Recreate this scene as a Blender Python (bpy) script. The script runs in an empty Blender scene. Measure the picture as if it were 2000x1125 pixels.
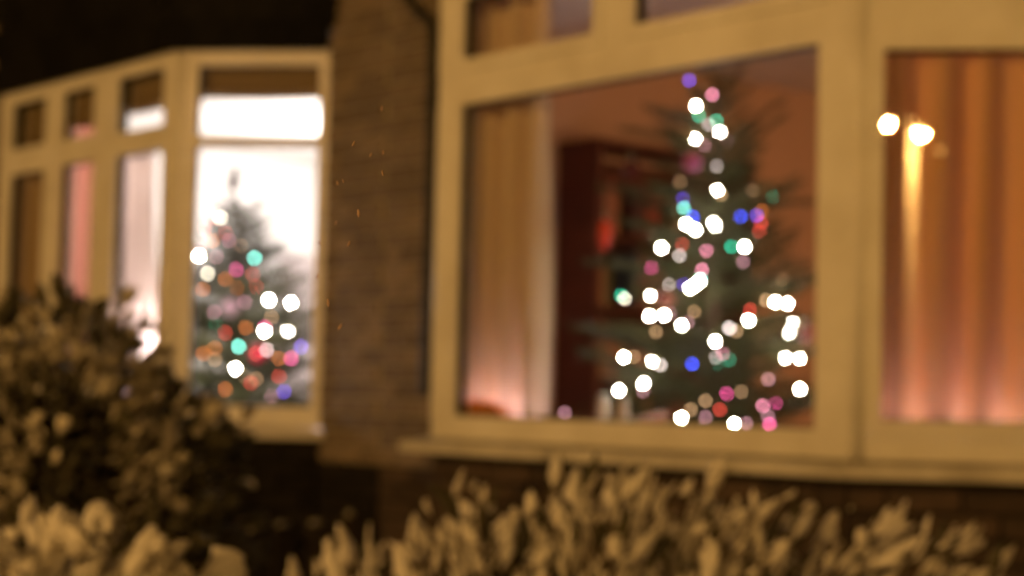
import bpy, bmesh, math, random
from math import sin, cos, pi, radians, sqrt, atan2
from mathutils import Matrix, Vector, noise
random.seed(7)
scn = bpy.context.scene
C = scn.collection

# ------------------------------------------------------------------ camera
TH, PI_, RO = radians(49.52), radians(3.44), radians(1.27)
CAMZ = 1.30
FPX = 3500.0                                     # focal length in pixels of a 2000 px wide picture
FW = Vector((-sin(TH)*cos(PI_), cos(TH)*cos(PI_), sin(PI_)))
R0 = Vector((cos(TH), sin(TH), 0)); U0 = R0.cross(FW)
RT = R0*cos(RO) + U0*sin(RO); UP = -R0*sin(RO) + U0*cos(RO)
CAM = Vector((0, 0, CAMZ))
cd = bpy.data.cameras.new('camera'); cam = bpy.data.objects.new('camera', cd); C.objects.link(cam)
cam.matrix_world = Matrix(((RT.x, UP.x, -FW.x, 0), (RT.y, UP.y, -FW.y, 0), (RT.z, UP.z, -FW.z, CAMZ), (0, 0, 0, 1)))
cd.sensor_width = 36; cd.lens = 36*FPX/2000; cd.clip_start = .05; cd.clip_end = 500
cd.dof.use_dof = True; cd.dof.focus_distance = 1.12; cd.dof.aperture_fstop = 5.75; cd.dof.aperture_blades = 0
scn.camera = cam

# ------------------------------------------------------------------ night sky, exposure
w = bpy.data.worlds.new('World'); scn.world = w; w.use_nodes = True
nt = w.node_tree; bg = nt.nodes['Background']
sky = nt.nodes.new('ShaderNodeTexSky'); sky.sky_type = 'NISHITA'; sky.sun_disc = False
sky.sun_elevation = radians(-6); sky.sun_rotation = radians(140)
nt.links.new(sky.outputs[0], bg.inputs[0]); bg.inputs[1].default_value = .05
vs = scn.view_settings; vs.view_transform = 'Standard'; vs.look = 'None'; vs.exposure = 0; vs.gamma = 1
vs.use_curve_mapping = False
cy = scn.cycles
cy.use_denoising = True; cy.use_adaptive_sampling = False
cy.transparent_max_bounces = 24; cy.max_bounces = 8; cy.sample_clamp_indirect = 150
cy.caustics_reflective = False; cy.caustics_refractive = False

SODIUM = (1.0, .505, .125)

# ------------------------------------------------------------------ helpers
WM = {}
def reg(o, M): WM[o.name] = M; return o
def tag(o, label=None, cat=None, group=None, kind=None):
    if label: o['label'] = label
    if cat: o['category'] = cat
    if group: o['group'] = group
    if kind: o['kind'] = kind
    return o
def empty(name, loc, label=None, cat=None, group=None):
    o = bpy.data.objects.new(name, None); C.objects.link(o)
    o.empty_display_size = .1; o.location = loc
    reg(o, Matrix.Translation(loc)); return tag(o, label, cat, group)
def link(name, me, parent=None, M=None, mat=None):
    """one mesh object; M is its world matrix, parent any object made here"""
    o = bpy.data.objects.new(name, me); C.objects.link(o)
    M = M or Matrix.Identity(4)
    if mat is not None and not me.materials: me.materials.append(mat)
    if parent is not None:
        o.parent = parent; o.matrix_parent_inverse = WM[parent.name].inverted()
    o.matrix_basis = M
    return reg(o, M)
class MB:
    def __init__(s): s.bm = bmesh.new()
    def box(s, x0, x1, y0, y1, z0, z1, M=None):
        vs_ = [s.bm.verts.new((x, y, z)) for x in (x0, x1) for y in (y0, y1) for z in (z0, z1)]
        for f in ((0,1,3,2), (4,6,7,5), (0,4,5,1), (2,3,7,6), (0,2,6,4), (1,5,7,3)):
            s.bm.faces.new([vs_[i] for i in f])
        if M: bmesh.ops.transform(s.bm, matrix=M, verts=vs_)
        return s
    def prism(s, poly, z0, z1, dz_out=None):
        """poly: ccw (x, y) list"""
        a = [s.bm.verts.new((p[0], p[1], z0)) for p in poly]
        b = [s.bm.verts.new((p[0], p[1], z1 - (dz_out[i] if dz_out else 0))) for i, p in enumerate(poly)]
        n = len(poly)
        s.bm.faces.new(a[::-1]); s.bm.faces.new(b)
        for i in range(n): s.bm.faces.new((a[i], a[(i+1) % n], b[(i+1) % n], b[i]))
        return s
    def tube(s, pts, rad, seg=6, cap=True):
        pts = [Vector(p) for p in pts]; n = len(pts)
        rr = rad if isinstance(rad, (list, tuple)) else [rad]*n
        rings = []
        for i, p in enumerate(pts):
            d = (pts[min(i+1, n-1)] - pts[max(i-1, 0)]).normalized()
            a = d.cross(Vector((0, 0, 1)) if abs(d.z) < .9 else Vector((1, 0, 0))).normalized(); b = d.cross(a)
            rings.append([s.bm.verts.new(p + (a*cos(2*pi*k/seg) + b*sin(2*pi*k/seg))*rr[i]) for k in range(seg)])
        for i in range(n-1):
            for k in range(seg):
                s.bm.faces.new((rings[i][k], rings[i+1][k], rings[i+1][(k+1) % seg], rings[i][(k+1) % seg]))
        if cap: s.bm.faces.new(rings[0]); s.bm.faces.new(rings[-1][::-1])
        return s
    def lathe(s, prof, seg=16, M=None):
        rings = []; allv = []
        for r, z in prof:
            ring = [s.bm.verts.new((r*cos(2*pi*k/seg), r*sin(2*pi*k/seg), z)) for k in range(seg)]
            rings.append(ring); allv += ring
        for i in range(len(rings)-1):
            for k in range(seg):
                s.bm.faces.new((rings[i][k], rings[i][(k+1) % seg], rings[i+1][(k+1) % seg], rings[i+1][k]))
        s.bm.faces.new(rings[0][::-1]); s.bm.faces.new(rings[-1])
        if M: bmesh.ops.transform(s.bm, matrix=M, verts=allv)
        return s
    def bevel(s, off=.004, seg=1):
        bmesh.ops.bevel(s.bm, geom=[e for e in s.bm.edges], offset=off, segments=seg, affect='EDGES', clamp_overlap=True)
        return s
    def mesh(s, name, mat=None, smooth=False):
        bmesh.ops.recalc_face_normals(s.bm, faces=s.bm.faces)
        me = bpy.data.meshes.new(name); s.bm.to_mesh(me); s.bm.free()
        if mat: me.materials.append(mat)
        if smooth:
            for p in me.polygons: p.use_smooth = True
        return me
    def obj(s, name, mat, parent=None, M=None, smooth=False):
        return link(name, s.mesh(name, mat, smooth), parent, M)

def ray(px, py): return FW + RT*((px-1000)/FPX) - UP*((py-562.5)/FPX)
def on_y(px, py, Y): d = ray(px, py); return CAM + d*(Y/d.y)
def on_x(px, py, X): d = ray(px, py); return CAM + d*(X/d.x)
def garden(lat, dep, z):                        # garden coordinates: right of and in front of the camera spot
    f = Vector((-sin(TH), cos(TH), 0)); p = R0*lat + f*dep; return Vector((p.x, p.y, z))

# ------------------------------------------------------------------ materials
def newmat(name):
    m = bpy.data.materials.new(name); m.use_nodes = True; t = m.node_tree
    return m, t, t.nodes['Principled BSDF']
def surf(name, c1, c2=None, rough=.6, scale=8, bump=0, bscale=60, rand=0, detail=5, spec=.3, sheen=0):
    m, t, b = newmat(name); N = t.nodes.new; L = t.links.new
    b.inputs['Roughness'].default_value = rough; b.inputs['Specular IOR Level'].default_value = spec
    tc = N('ShaderNodeTexCoord')
    if c2 is None: c2 = tuple(v*.8 for v in c1)
    no = N('ShaderNodeTexNoise'); no.inputs['Scale'].default_value = scale; no.inputs['Detail'].default_value = detail
    L(tc.outputs['Object'], no.inputs['Vector'])
    rp = N('ShaderNodeValToRGB'); rp.color_ramp.elements[0].position = .3; rp.color_ramp.elements[1].position = .7
    rp.color_ramp.elements[0].color = (*c2, 1); rp.color_ramp.elements[1].color = (*c1, 1)
    L(no.outputs[0], rp.inputs[0]); out = rp.outputs[0]
    if rand:
        oi = N('ShaderNodeObjectInfo'); hs = N('ShaderNodeHueSaturation'); mr = N('ShaderNodeMapRange')
        mr.inputs['To Min'].default_value = 1-rand; mr.inputs['To Max'].default_value = 1+rand
        L(oi.outputs['Random'], mr.inputs['Value']); L(mr.outputs[0], hs.inputs['Value']); L(out, hs.inputs['Color']); out = hs.outputs[0]
    L(out, b.inputs['Base Color'])
    if bump:
        n2 = N('ShaderNodeTexNoise'); n2.inputs['Scale'].default_value = bscale; n2.inputs['Detail'].default_value = 4
        L(tc.outputs['Object'], n2.inputs['Vector'])
        bp = N('ShaderNodeBump'); bp.inputs['Strength'].default_value = bump; bp.inputs['Distance'].default_value = .01
        L(n2.outputs[0], bp.inputs['Height']); L(bp.outputs[0], b.inputs['Normal'])
    return m
def glass(name):
    m = bpy.data.materials.new(name); m.use_nodes = True; t = m.node_tree; t.nodes.clear(); N = t.nodes.new; L = t.links.new
    out = N('ShaderNodeOutputMaterial'); mx = N('ShaderNodeMixShader'); tr = N('ShaderNodeBsdfTransparent'); gl = N('ShaderNodeBsdfGlossy')
    tr.inputs[0].default_value = (.96, .975, .965, 1); gl.inputs['Roughness'].default_value = 0
    ge = N('ShaderNodeNewGeometry'); dt = N('ShaderNodeVectorMath'); dt.operation = 'DOT_PRODUCT'
    L(ge.outputs['Incoming'], dt.inputs[0]); L(ge.outputs['Normal'], dt.inputs[1])
    ab = N('ShaderNodeMath'); ab.operation = 'ABSOLUTE'; L(dt.outputs['Value'], ab.inputs[0])
    om = N('ShaderNodeMath'); om.operation = 'SUBTRACT'; om.inputs[0].default_value = 1; L(ab.outputs[0], om.inputs[1])
    pw = N('ShaderNodeMath'); pw.operation = 'POWER'; pw.inputs[1].default_value = 5; L(om.outputs[0], pw.inputs[0])
    ma = N('ShaderNodeMath'); ma.operation = 'MULTIPLY_ADD'; ma.inputs[1].default_value = .9; ma.inputs[2].default_value = .075
    L(pw.outputs[0], ma.inputs[0]); L(ma.outputs[0], mx.inputs[0]); L(tr.outputs[0], mx.inputs[1]); L(gl.outputs[0], mx.inputs[2])
    L(mx.outputs[0], out.inputs[0]); return m
def cloth(name, col, trans=.4, tcol=None):
    m = bpy.data.materials.new(name); m.use_nodes = True; t = m.node_tree; t.nodes.clear(); N = t.nodes.new; L = t.links.new
    out = N('ShaderNodeOutputMaterial'); mx = N('ShaderNodeMixShader'); d = N('ShaderNodeBsdfDiffuse'); tl = N('ShaderNodeBsdfTranslucent')
    mx.inputs[0].default_value = trans
    tc = N('ShaderNodeTexCoord'); wv = N('ShaderNodeTexNoise'); wv.inputs['Scale'].default_value = 40
    mp = N('ShaderNodeMapping'); mp.inputs['Scale'].default_value = (6, 6, .5); L(tc.outputs['Object'], mp.inputs[0]); L(mp.outputs[0], wv.inputs['Vector'])
    rp = N('ShaderNodeValToRGB'); rp.color_ramp.elements[0].color = (*[v*.85 for v in col], 1); rp.color_ramp.elements[1].color = (*col, 1)
    L(wv.outputs[0], rp.inputs[0]); L(rp.outputs[0], d.inputs[0])
    tl.inputs[0].default_value = (*(tcol or col), 1)
    L(d.outputs[0], mx.inputs[1]); L(tl.outputs[0], mx.inputs[2]); L(mx.outputs[0], out.inputs[0]); return m
def emit(name, col, s):
    m = bpy.data.materials.new(name); m.use_nodes = True; t = m.node_tree; t.nodes.clear()
    e = t.nodes.new('ShaderNodeEmission'); o = t.nodes.new('ShaderNodeOutputMaterial')
    e.inputs[0].default_value = (*col, 1); e.inputs[1].default_value = s; t.links.new(e.outputs[0], o.inputs[0]); return m

M_frame = surf('painted_window_frame', (.80, .79, .75), (.66, .64, .58), .45, 5, .05, 90)
M_sill = surf('weathered_sill_paint', (.66, .64, .58), (.42, .40, .35), .6, 7, .3, 40)
M_brick = surf('stock_brick', (.20, .155, .11), (.125, .10, .078), .9, 14, .5, 70, rand=.3)
M_mortar = surf('lime_mortar', (.34, .30, .24), (.24, .21, .17), .95, 20, .4, 90)
def brickwork(name):
    m, t, b = newmat(name); N = t.nodes.new; L = t.links.new
    tc = N('ShaderNodeTexCoord'); sp = N('ShaderNodeSeparateXYZ'); cb = N('ShaderNodeCombineXYZ')
    L(tc.outputs['Object'], sp.inputs[0]); L(sp.outputs['X'], cb.inputs['X']); L(sp.outputs['Z'], cb.inputs['Y'])
    br = N('ShaderNodeTexBrick'); br.inputs['Scale'].default_value = 1; br.inputs['Brick Width'].default_value = .225; br.inputs['Row Height'].default_value = .075
    br.inputs['Mortar Size'].default_value = .006; br.inputs['Color1'].default_value = (.20, .155, .11, 1); br.inputs['Color2'].default_value = (.125, .10, .078, 1); br.inputs['Mortar'].default_value = (.29, .26, .20, 1)
    L(cb.outputs[0], br.inputs['Vector']); L(br.outputs['Color'], b.inputs['Base Color']); b.inputs['Roughness'].default_value = .9
    bp = N('ShaderNodeBump'); bp.inputs['Strength'].default_value = .6; bp.inputs['Distance'].default_value = .008; bp.invert = True
    L(br.outputs['Fac'], bp.inputs['Height']); L(bp.outputs[0], b.inputs['Normal']); return m
M_brickwork = brickwork('distant_brickwork')
M_dado = surf('shaded_brick', (.075, .05, .038), (.04, .03, .025), .9, 14, .5, 70, rand=.35)  # shade on the lower walls put into the brick colour
M_dadoL = surf('deep_shaded_brick', (.018, .014, .012), (.010, .009, .008), .8, 14, .5, 70, rand=.35, spec=.1)  # deeper shade of the left house put into near-black brick
M_dmortarL = surf('deep_shaded_mortar', (.010, .009, .008), None, .9, 20, .4, 90, spec=.1)  # same deep shade put into the mortar colour
M_dmortar = surf('shaded_mortar', (.03, .024, .02), (.02, .017, .015), .95, 20, .4, 90)  # lower wall shade put into the mortar colour
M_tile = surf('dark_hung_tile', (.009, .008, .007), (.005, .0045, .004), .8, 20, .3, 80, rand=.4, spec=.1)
M_pane = glass('window_glass')
M_wallL = surf('white_room_plaster', (.82, .81, .80), (.78, .77, .76), .8, 3)
M_wallR = surf('rose_room_plaster', (.62, .40, .27), (.56, .36, .24), .8, 3)
M_ceil = surf('ceiling_paint', (.74, .66, .62), None, .8, 3)
M_floor = surf('room_floor', (.22, .13, .08), (.15, .09, .05), .6, 6)
M_white = surf('white_gloss_paint', (.8, .78, .76), (.72, .70, .68), .4, 4)
M_snow = surf('snow', (.78, .78, .78), (.66, .66, .67), .7, 6, .4, 30)
M_leafdark = surf('evergreen_leaf', (.075, .065, .035), (.03, .03, .018), .6, 20, .3, 80, rand=.5)
M_leafsnow = surf('part_snowed_leaf', (.62, .58, .49), (.20, .18, .125), .7, 18, .3, 80, rand=.4)
M_stem = surf('twig_bark', (.12, .09, .06), (.06, .045, .03), .9, 40, .4, 90)
M_needle = surf('fir_needle', (.085, .088, .034), (.045, .050, .020), .6, 20, rand=.3)
M_bark = surf('fir_bark', (.11, .075, .05), (.06, .04, .03), .9, 40, .4, 90)
M_dark = surf('black_rubber', (.015, .014, .013), None, .6)
M_fence = surf('dark_fence_timber', (.05, .038, .028), (.03, .022, .017), .85, 18, .3, 80)
M_redwood = surf('dark_red_wood', (.115, .034, .021), (.08, .024, .015), .5, 6)
M_metal = surf('grey_lamp_column', (.55, .56, .55), (.42, .43, .42), .5, 10)
M_column = surf('weathered_lamp_column', (.22, .22, .21), (.15, .15, .145), .6, 10)
M_snowleaf = cloth('snow_dusted_leaf', (.95, .93, .88), .36, (.95, .90, .78))
M_cream = cloth('cream_curtain_cloth', (.93, .77, .55), .40, (.86, .72, .66))
M_brownc = cloth('amber_curtain_cloth', (.95, .60, .25), .42, (.92, .70, .60))
M_pinkc = cloth('pale_curtain_cloth', (.80, .58, .48), .6, (.88, .56, .50))
M_whitec = cloth('white_net_cloth', (.82, .76, .72), .75, (.97, .86, .83))
M_blind = cloth('tan_blind_cloth', (.36, .26, .16), .10, (.5, .34, .2))

# ------------------------------------------------------------------ ground
tag(MB().box(-90, 90, -90, 90, -.5, 0).obj('ground', M_snow), kind='structure')

# ------------------------------------------------------------------ the bays
YF, YW = 4.307, 4.81                            # bay front plane, main wall plane
AN = radians(42); FL = (YW-YF)/sin(AN)
def seg_matrix(p, ang):                          # local x along the window, local y into the room
    return Matrix.Translation((p[0], p[1], 0)) @ Matrix.Rotation(ang, 4, 'Z')
def bay_outline(xl, xr, off):
    """(left wall end, left corner, right corner, right wall end), pushed outwards by off"""
    k = off*math.tan(AN/2); dx = (YW-YF)/math.tan(AN)
    e = off/sin(AN) - off/math.tan(AN) if off else 0
    xo = off*sin(AN); yo = off*cos(AN)
    return [(xl-dx-xo, YW-yo), (xl-k, YF-off), (xr+k, YF-off), (xr+dx+xo, YW-yo)]

def pane(parent, x0, x1, z0, z1, M, y=.028):
    g = MB().box(x0, x1, y, y+.006, z0, z1).obj('pane', M_pane, parent, M); return g
def ring(mb, x0, x1, z0, z1, t, y0, y1, M):      # four butted members round an opening
    mb.box(x0, x0+t, y0, y1, z0, z1, M); mb.box(x1-t, x1, y0, y1, z0, z1, M)
    mb.box(x0+t, x1-t, y0, y1, z0, z0+t, M); mb.box(x0+t, x1-t, y0, y1, z1-t, z1, M)
Z0, Z1 = 1.13, 2.93
def framed_window(house, p, ang, length, holes, y0=-.004, y1=.065):
    """solid frame over [0,length] x [Z0,Z1] with rectangular holes (x0,x1,z0,z1,sash thickness); holes grouped in rows"""
    M = seg_matrix(p, ang); mb = MB()
    rows = {}
    for h in holes: rows.setdefault(h[4], []).append(h)
    zc = Z0
    for key in sorted(rows):
        r = sorted(rows[key]); za = min(h[2] for h in r); zb = max(h[3] for h in r)
        mb.box(0, length, y0, y1, zc, za, M)
        xc = 0
        for h in r:
            mb.box(xc, h[0], y0, y1, za, zb, M); xc = h[1]
            if h[2] > za + 1e-4: mb.box(h[0], h[1], y0, y1, za, h[2], M)
            if h[3] < zb - 1e-4: mb.box(h[0], h[1], y0, y1, h[3], zb, M)
        mb.box(xc, length, y0, y1, za, zb, M); zc = zb
    mb.box(0, length, y0, y1, zc, Z1, M)
    fr = mb.obj('window_frame', M_frame, house)
    for h in holes:
        t = h[5]
        if t:
            sb = MB(); ring(sb, h[0]+.001, h[1]-.001, h[2]+.001, h[3]-.001, t, -.016, .045, M)
            sb.obj('sash', M_frame, fr)
        gb = MB(); t2 = t + .012                # dark glazing gasket
        ring(gb, h[0]+t-.002, h[1]-t+.002, h[2]+t-.002, h[3]-t+.002, .007, .012 if not t else .004, .045, M)
        gb.obj('gasket', M_dark, fr)
        pane(fr, h[0]+t+.003, h[1]-t-.003, h[2]+t+.003, h[3]-t-.003, M)
    return fr

def course_bricks(parent, me, M, length, za, zb, seed, y=0):
    """stretcher-bond bricks over a wall face; local x along the face, faces towards -y"""
    rnd = random.Random(seed); H = .075; n0 = int(za/H)
    for k in range(n0, int(zb/H)):
        z = k*H + .0375; x = -(k % 2)*.1125
        while x < length - .03:
            a, b = max(x, 0), min(x+.215, length)
            if b-a > .04:
                sx = (b-a)/.215
                T = M @ Matrix.Translation(((a+b)/2, y + rnd.uniform(-.002, .003), z + rnd.uniform(-.0015, .0015))) @ Matrix.Rotation(rnd.uniform(-.006, .006), 4, 'Y') @ Matrix.Diagonal((sx, 1, 1, 1))
                link('brick', me, parent, T)
            x += .225
def brick_mesh(name, mat): return MB().box(-.1075, .1075, -.008, .02, -.0315, .0315).bevel(.004).mesh(name, mat)
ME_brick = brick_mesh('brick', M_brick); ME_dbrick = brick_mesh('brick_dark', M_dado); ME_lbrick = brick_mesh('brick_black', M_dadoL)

def make_house(x0, x1, bl, br, rm_mat, label, room, tiles):
    h = empty('terraced_house', ((bl+br)/2, YW, 0), label, 'house', 'terraced houses in the row')
    ol = bay_outline(bl, br, 0)
    # outer wall: mortar-faced masonry left and right of the bay, and above it
    wl = MB(); wu = MB(); wu.box(x0, x1, YW+.006, YW+.26, 3.451, 5.4); wu.box(ol[0][0], ol[3][0], YW+.006, YW+.26, 3.02, 3.4505)
    (wu if tiles else wl).box(x0, ol[0][0], YW+.006, YW+.26, 0, 3.45); (wl if tiles else wu).box(ol[3][0], x1, YW+.006, YW+.26, 0, 3.45)
    wall = wl.obj('outer_wall', M_mortar, h); wu.obj('upper_wall', M_brickwork, h)
    # masonry under the bay window
    di = bay_outline(bl, br, -.012); db = bay_outline(bl, br, -.13)
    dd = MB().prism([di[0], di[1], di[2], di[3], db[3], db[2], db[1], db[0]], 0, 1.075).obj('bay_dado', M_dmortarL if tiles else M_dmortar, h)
    # sill that goes round the bay
    so = bay_outline(bl, br, .10); si = bay_outline(bl, br, -.06)
    so[0] = (so[0][0], YW-.02); so[3] = (so[3][0], YW-.02); si[0] = (si[0][0], YW-.02); si[3] = (si[3][0], YW-.02)
    so[1] = (so[1][0]-.05, so[1][1])
    MB().prism([so[0], so[1], so[2], so[3], si[3], si[2], si[1], si[0]], 1.075, 1.129, [.014]*4+[0]*4).bevel(.006, 2).obj('sill', M_sill, h)
    # dark tile-hung panel above the bay
    to = bay_outline(bl, br, .03)
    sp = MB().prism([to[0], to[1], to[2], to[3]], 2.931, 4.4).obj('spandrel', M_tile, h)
    # corner posts
    for px_ in (bl, br):
        MB().lathe([(.036, Z0), (.036, Z1)], 12, Matrix.Translation((px_, YF+.033, 0))).obj('corner_post', M_frame, h, smooth=True)
    # inner window board
    wi = bay_outline(bl, br, -.05); wj = bay_outline(bl, br, -.28)
    MB().prism([wi[0], wi[1], wi[2], wi[3], wj[3], wj[2], wj[1], wj[0]], 1.165, 1.195).bevel(.005).obj('window_board', M_white, h)
    # room
    ra, rb, yb = room
    r = MB(); r.box(ra-.1, ra, YW+.261, yb, .35, 3.0); r.box(rb, rb+.1, YW+.261, yb, .35, 3.0); r.box(ra-.1, rb+.1, yb, yb+.1, .35, 3.0)
    r.box(ra, ol[0][0]-.05, YW+.262, YW+.28, .35, 3.0); r.box(ol[3][0]+.05, rb, YW+.262, YW+.28, .35, 3.0)
    r.obj('room_wall', rm_mat, h)
    c = MB().box(ra-.1, rb+.1, YW+.262, yb+.1, 3.001, 3.1); c.prism([ol[0], (bl, YF+.04), (br, YF+.04), ol[3]][::1], 2.9305, 2.9308) if False else None
    c.obj('room_ceiling', M_ceil if rm_mat is M_wallR else M_wallL, h)
    ci = bay_outline(bl, br, -.05)
    MB().prism([(ci[0][0], YW+.30), ci[0], ci[1], ci[2], ci[3], (ci[3][0], YW+.30)], 2.90, 2.925).obj('bay_ceiling', M_ceil if rm_mat is M_wallR else M_wallL, h)
    fb = bay_outline(bl, br, -.14)
    MB().box(ra-.1, rb+.1, YW+.262, yb+.1, .2, .349).prism([fb[0], fb[1], fb[2], fb[3]], .2, .349).obj('room_floor', M_floor, h)
    return h, wall, dd, sp

PARTY = -6.52
HR, wallR, dadoR, spR = make_house(PARTY, -.4, -5.50, -3.46, M_wallR, 'brown brick house with the large Christmas tree in its wide bay window', (-6.42, -1.9, 8.3), False)
HL, wallL, dadoL, spL = make_house(-12.2, PARTY-.002, -9.50, -7.56, M_wallL, 'house with the brightly lit white room behind its bay window', (-11.2, -6.62, 8.3), True)

oRx = bay_outline(-5.5, -3.46, 0)[0][0]; oLx = bay_outline(-9.5, -7.56, 0)[3][0]
# shade on the foot of the pier, painted in as a dark band
MB().box(PARTY, oRx, YW+.001, YW+.0055, 0, .975).obj('shade_band', M_dmortar, HR)
MB().box(oLx, PARTY-.002, YW+.001, YW+.0055, 0, .975).obj('shade_band', M_dmortarL, HL)
# bricks on the pier between the bays, on both houses
oR = bay_outline(-5.5, -3.46, 0); oL = bay_outline(-9.5, -7.56, 0)
course_bricks(wallR, ME_brick, Matrix.Translation((PARTY, YW, 0)), oR[0][0]-PARTY, .976, 3.45, 1)
course_bricks(wallL, ME_brick, Matrix.Translation((oL[3][0], YW, 0)), PARTY-.006-oL[3][0], .976, 3.45, 2)
course_bricks(wallR, ME_dbrick, Matrix.Translation((PARTY, YW, 0)), oR[0][0]-PARTY, .30, .976, 3)  # lower pier courses, shade put into their colour
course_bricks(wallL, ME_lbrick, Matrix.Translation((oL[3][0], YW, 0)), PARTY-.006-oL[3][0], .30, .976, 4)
# bricks under the bay windows, the shade there put into their dark colour
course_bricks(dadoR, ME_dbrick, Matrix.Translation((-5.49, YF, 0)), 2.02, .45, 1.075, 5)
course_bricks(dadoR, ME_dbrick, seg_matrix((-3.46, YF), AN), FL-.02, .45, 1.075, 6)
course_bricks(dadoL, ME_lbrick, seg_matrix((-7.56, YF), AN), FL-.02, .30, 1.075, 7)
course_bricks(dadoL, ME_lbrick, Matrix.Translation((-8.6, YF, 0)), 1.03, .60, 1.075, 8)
# hung tiles over the left bay
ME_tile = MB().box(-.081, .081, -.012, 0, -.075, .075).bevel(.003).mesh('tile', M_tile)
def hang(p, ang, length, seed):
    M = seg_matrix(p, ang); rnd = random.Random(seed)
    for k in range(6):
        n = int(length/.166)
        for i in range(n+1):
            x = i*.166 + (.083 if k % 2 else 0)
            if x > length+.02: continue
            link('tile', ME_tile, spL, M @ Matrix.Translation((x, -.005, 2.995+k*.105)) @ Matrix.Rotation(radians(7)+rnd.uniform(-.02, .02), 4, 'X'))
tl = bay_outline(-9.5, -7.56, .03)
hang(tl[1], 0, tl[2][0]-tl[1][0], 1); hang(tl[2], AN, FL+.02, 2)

# windows of the right house (front, right flank, hidden left flank)
def s_(x, c): return x-c
framed_window(HR, (-5.50, YF), 0, 2.04, [
    (.132, 1.905, 1.2185, 2.4185, 0, 0),
    (.10, .925, 2.545, 2.88, 1, .045), (1.04, 1.94, 2.545, 2.88, 1, .045)])
framed_window(HR, (-3.46, YF), AN, FL, [(.04, FL-.06, 1.20, 2.43, 0, .05), (.04, FL-.06, 2.56, 2.88, 1, .045)])
framed_window(HR, (oR[0][0], YW), -AN, FL, [(.06, FL-.04, 1.20, 2.43, 0, .05), (.06, FL-.04, 2.56, 2.88, 1, .045)])
# windows of the left house
framed_window(HL, (-9.50, YF), 0, 1.94, [
    (.115, .62, 1.19, 2.50, 0, .042), (.755, 1.105, 1.2185, 2.465, 0, 0), (1.335, 1.885, 1.19, 2.50, 0, .042),
    (.115, .62, 2.555, 2.895, 1, .042), (.755, 1.105, 2.597, 2.855, 1, 0), (1.335, 1.885, 2.50+.03, 2.895, 1, .042)])
framed_window(HL, (-7.56, YF), AN, FL, [(.105, FL-.05, 1.225, 2.465, 0, 0), (.105, FL-.05, 2.508, 2.85, 1, 0)])
framed_window(HL, (oL[0][0], YW), -AN, FL, [(.06, FL-.04, 1.20, 2.43, 0, .05), (.06, FL-.04, 2.56, 2.88, 1, .045)])

# door on the far wall of the left room
pA = on_x(548, 495, -11.19); pB = on_x(640, 600, -11.19)
dm = MB(); dm.box(-11.199, -11.15, pA.y, pA.y+.80, .35, pA.z).bevel(.004)
M_door = surf('off_white_door', (.52, .46, .46), (.47, .42, .42), .5, 4)
door = dm.obj('room_door', M_door, HL)
for z0, z1 in ((.5, 1.2), (1.3, 2.15)):
    MB().box(-11.149, -11.135, pA.y+.12, pA.y+.68, z0, z1).bevel(.008).obj('door_panel', M_door, door)
MB().lathe([(.02, 0), (.028, .03), (.02, .06)], 10, Matrix.Translation((-11.15, pA.y+.74, 1.35)) @ Matrix.Rotation(pi/2, 4, 'Y')).obj('door_knob', M_metal, door)

# black cable that drops from above and runs down beside the right bay window
c0 = [(-6.42, YW-.012, 3.3), (-6.40, YW-.012, 3.12), (-6.36, YW-.015, 3.05), (-6.27, YW-.02, 2.985), (-6.19, YW-.02, 2.93), (-6.175, YW-.03, 2.85), (-6.17, YW-.03, 2.6), (-6.17, YW-.03, 1.3)]
tag(MB().tube(c0, .024, 8).obj('wall_cable', M_dark), 'black cable bending down the brick wall beside the large window frame', 'cable')

# ------------------------------------------------------------------ curtains and blinds
def curtain(name, label, mat, p, ang, width, z0, z1, folds, amp, seed, taper=None, cat='curtain', group=None, nz=14, sharp=1):
    rnd = random.Random(seed); M = seg_matrix(p, ang); nx = folds*10
    ph = [rnd.uniform(-.5, .5) for _ in range(folds+2)]
    bm = bmesh.new(); fr = []; bk = []
    for j in range(nz+1):
        v = j/nz; z = z0 + (z1-z0)*v; rf = []; rb = []
        for i in range(nx+1):
            u = i/nx
            x0, x1 = (0, width) if not taper else taper(v, width)
            k = u*folds; wob = ph[int(k)]*(1-(k % 1)) + ph[int(k)+1]*(k % 1)
            a = amp*(1 + .35*sin(3.1*v + wob*6))*(1.1-.25*v)
            y = a*sin(2*pi*(k + wob*.75 + .06*sin(5*v+wob*4))) + .25*a*sin(4*pi*k+wob*7)
            x = x0 + (x1-x0)*u + .25*a*cos(2*pi*k)
            q = M @ Vector((x, y, z)); rf.append(bm.verts.new(q)); rb.append(bm.verts.new(M @ Vector((x, y+.0025, z))))
        fr.append(rf); bk.append(rb)
    for j in range(nz):
        for i in range(nx):
            bm.faces.new((fr[j][i], fr[j][i+1], fr[j+1][i+1], fr[j+1][i]))
            bm.faces.new((bk[j][i], bk[j+1][i], bk[j+1][i+1], bk[j][i+1]))
    for j in range(nz):
        bm.faces.new((fr[j][0], fr[j+1][0], bk[j+1][0], bk[j][0])); bm.faces.new((fr[j][nx], bk[j][nx], bk[j+1][nx], fr[j+1][nx]))
    for i in range(nx):
        bm.faces.new((fr[0][i], bk[0][i], bk[0][i+1], fr[0][i+1])); bm.faces.new((fr[nz][i], fr[nz][i+1], bk[nz][i+1], bk[nz][i]))
    me = bpy.data.meshes.new(name); bm.to_mesh(me); bm.free(); me.materials.append(mat)
    for q in me.polygons: q.use_smooth = True
    return tag(link(name, me), label, cat, group)

xa = on_y(907, 500, 4.44).x; xb = on_y(1052, 500, 4.44).x
curtain('curtain', 'cream curtain at the left end of the wide window, beside the dark red bookcase', M_cream, (xa, 4.455), 0, xb-xa, 1.215, 2.90, 3, .036, 3, group='curtains in the right house')
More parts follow.
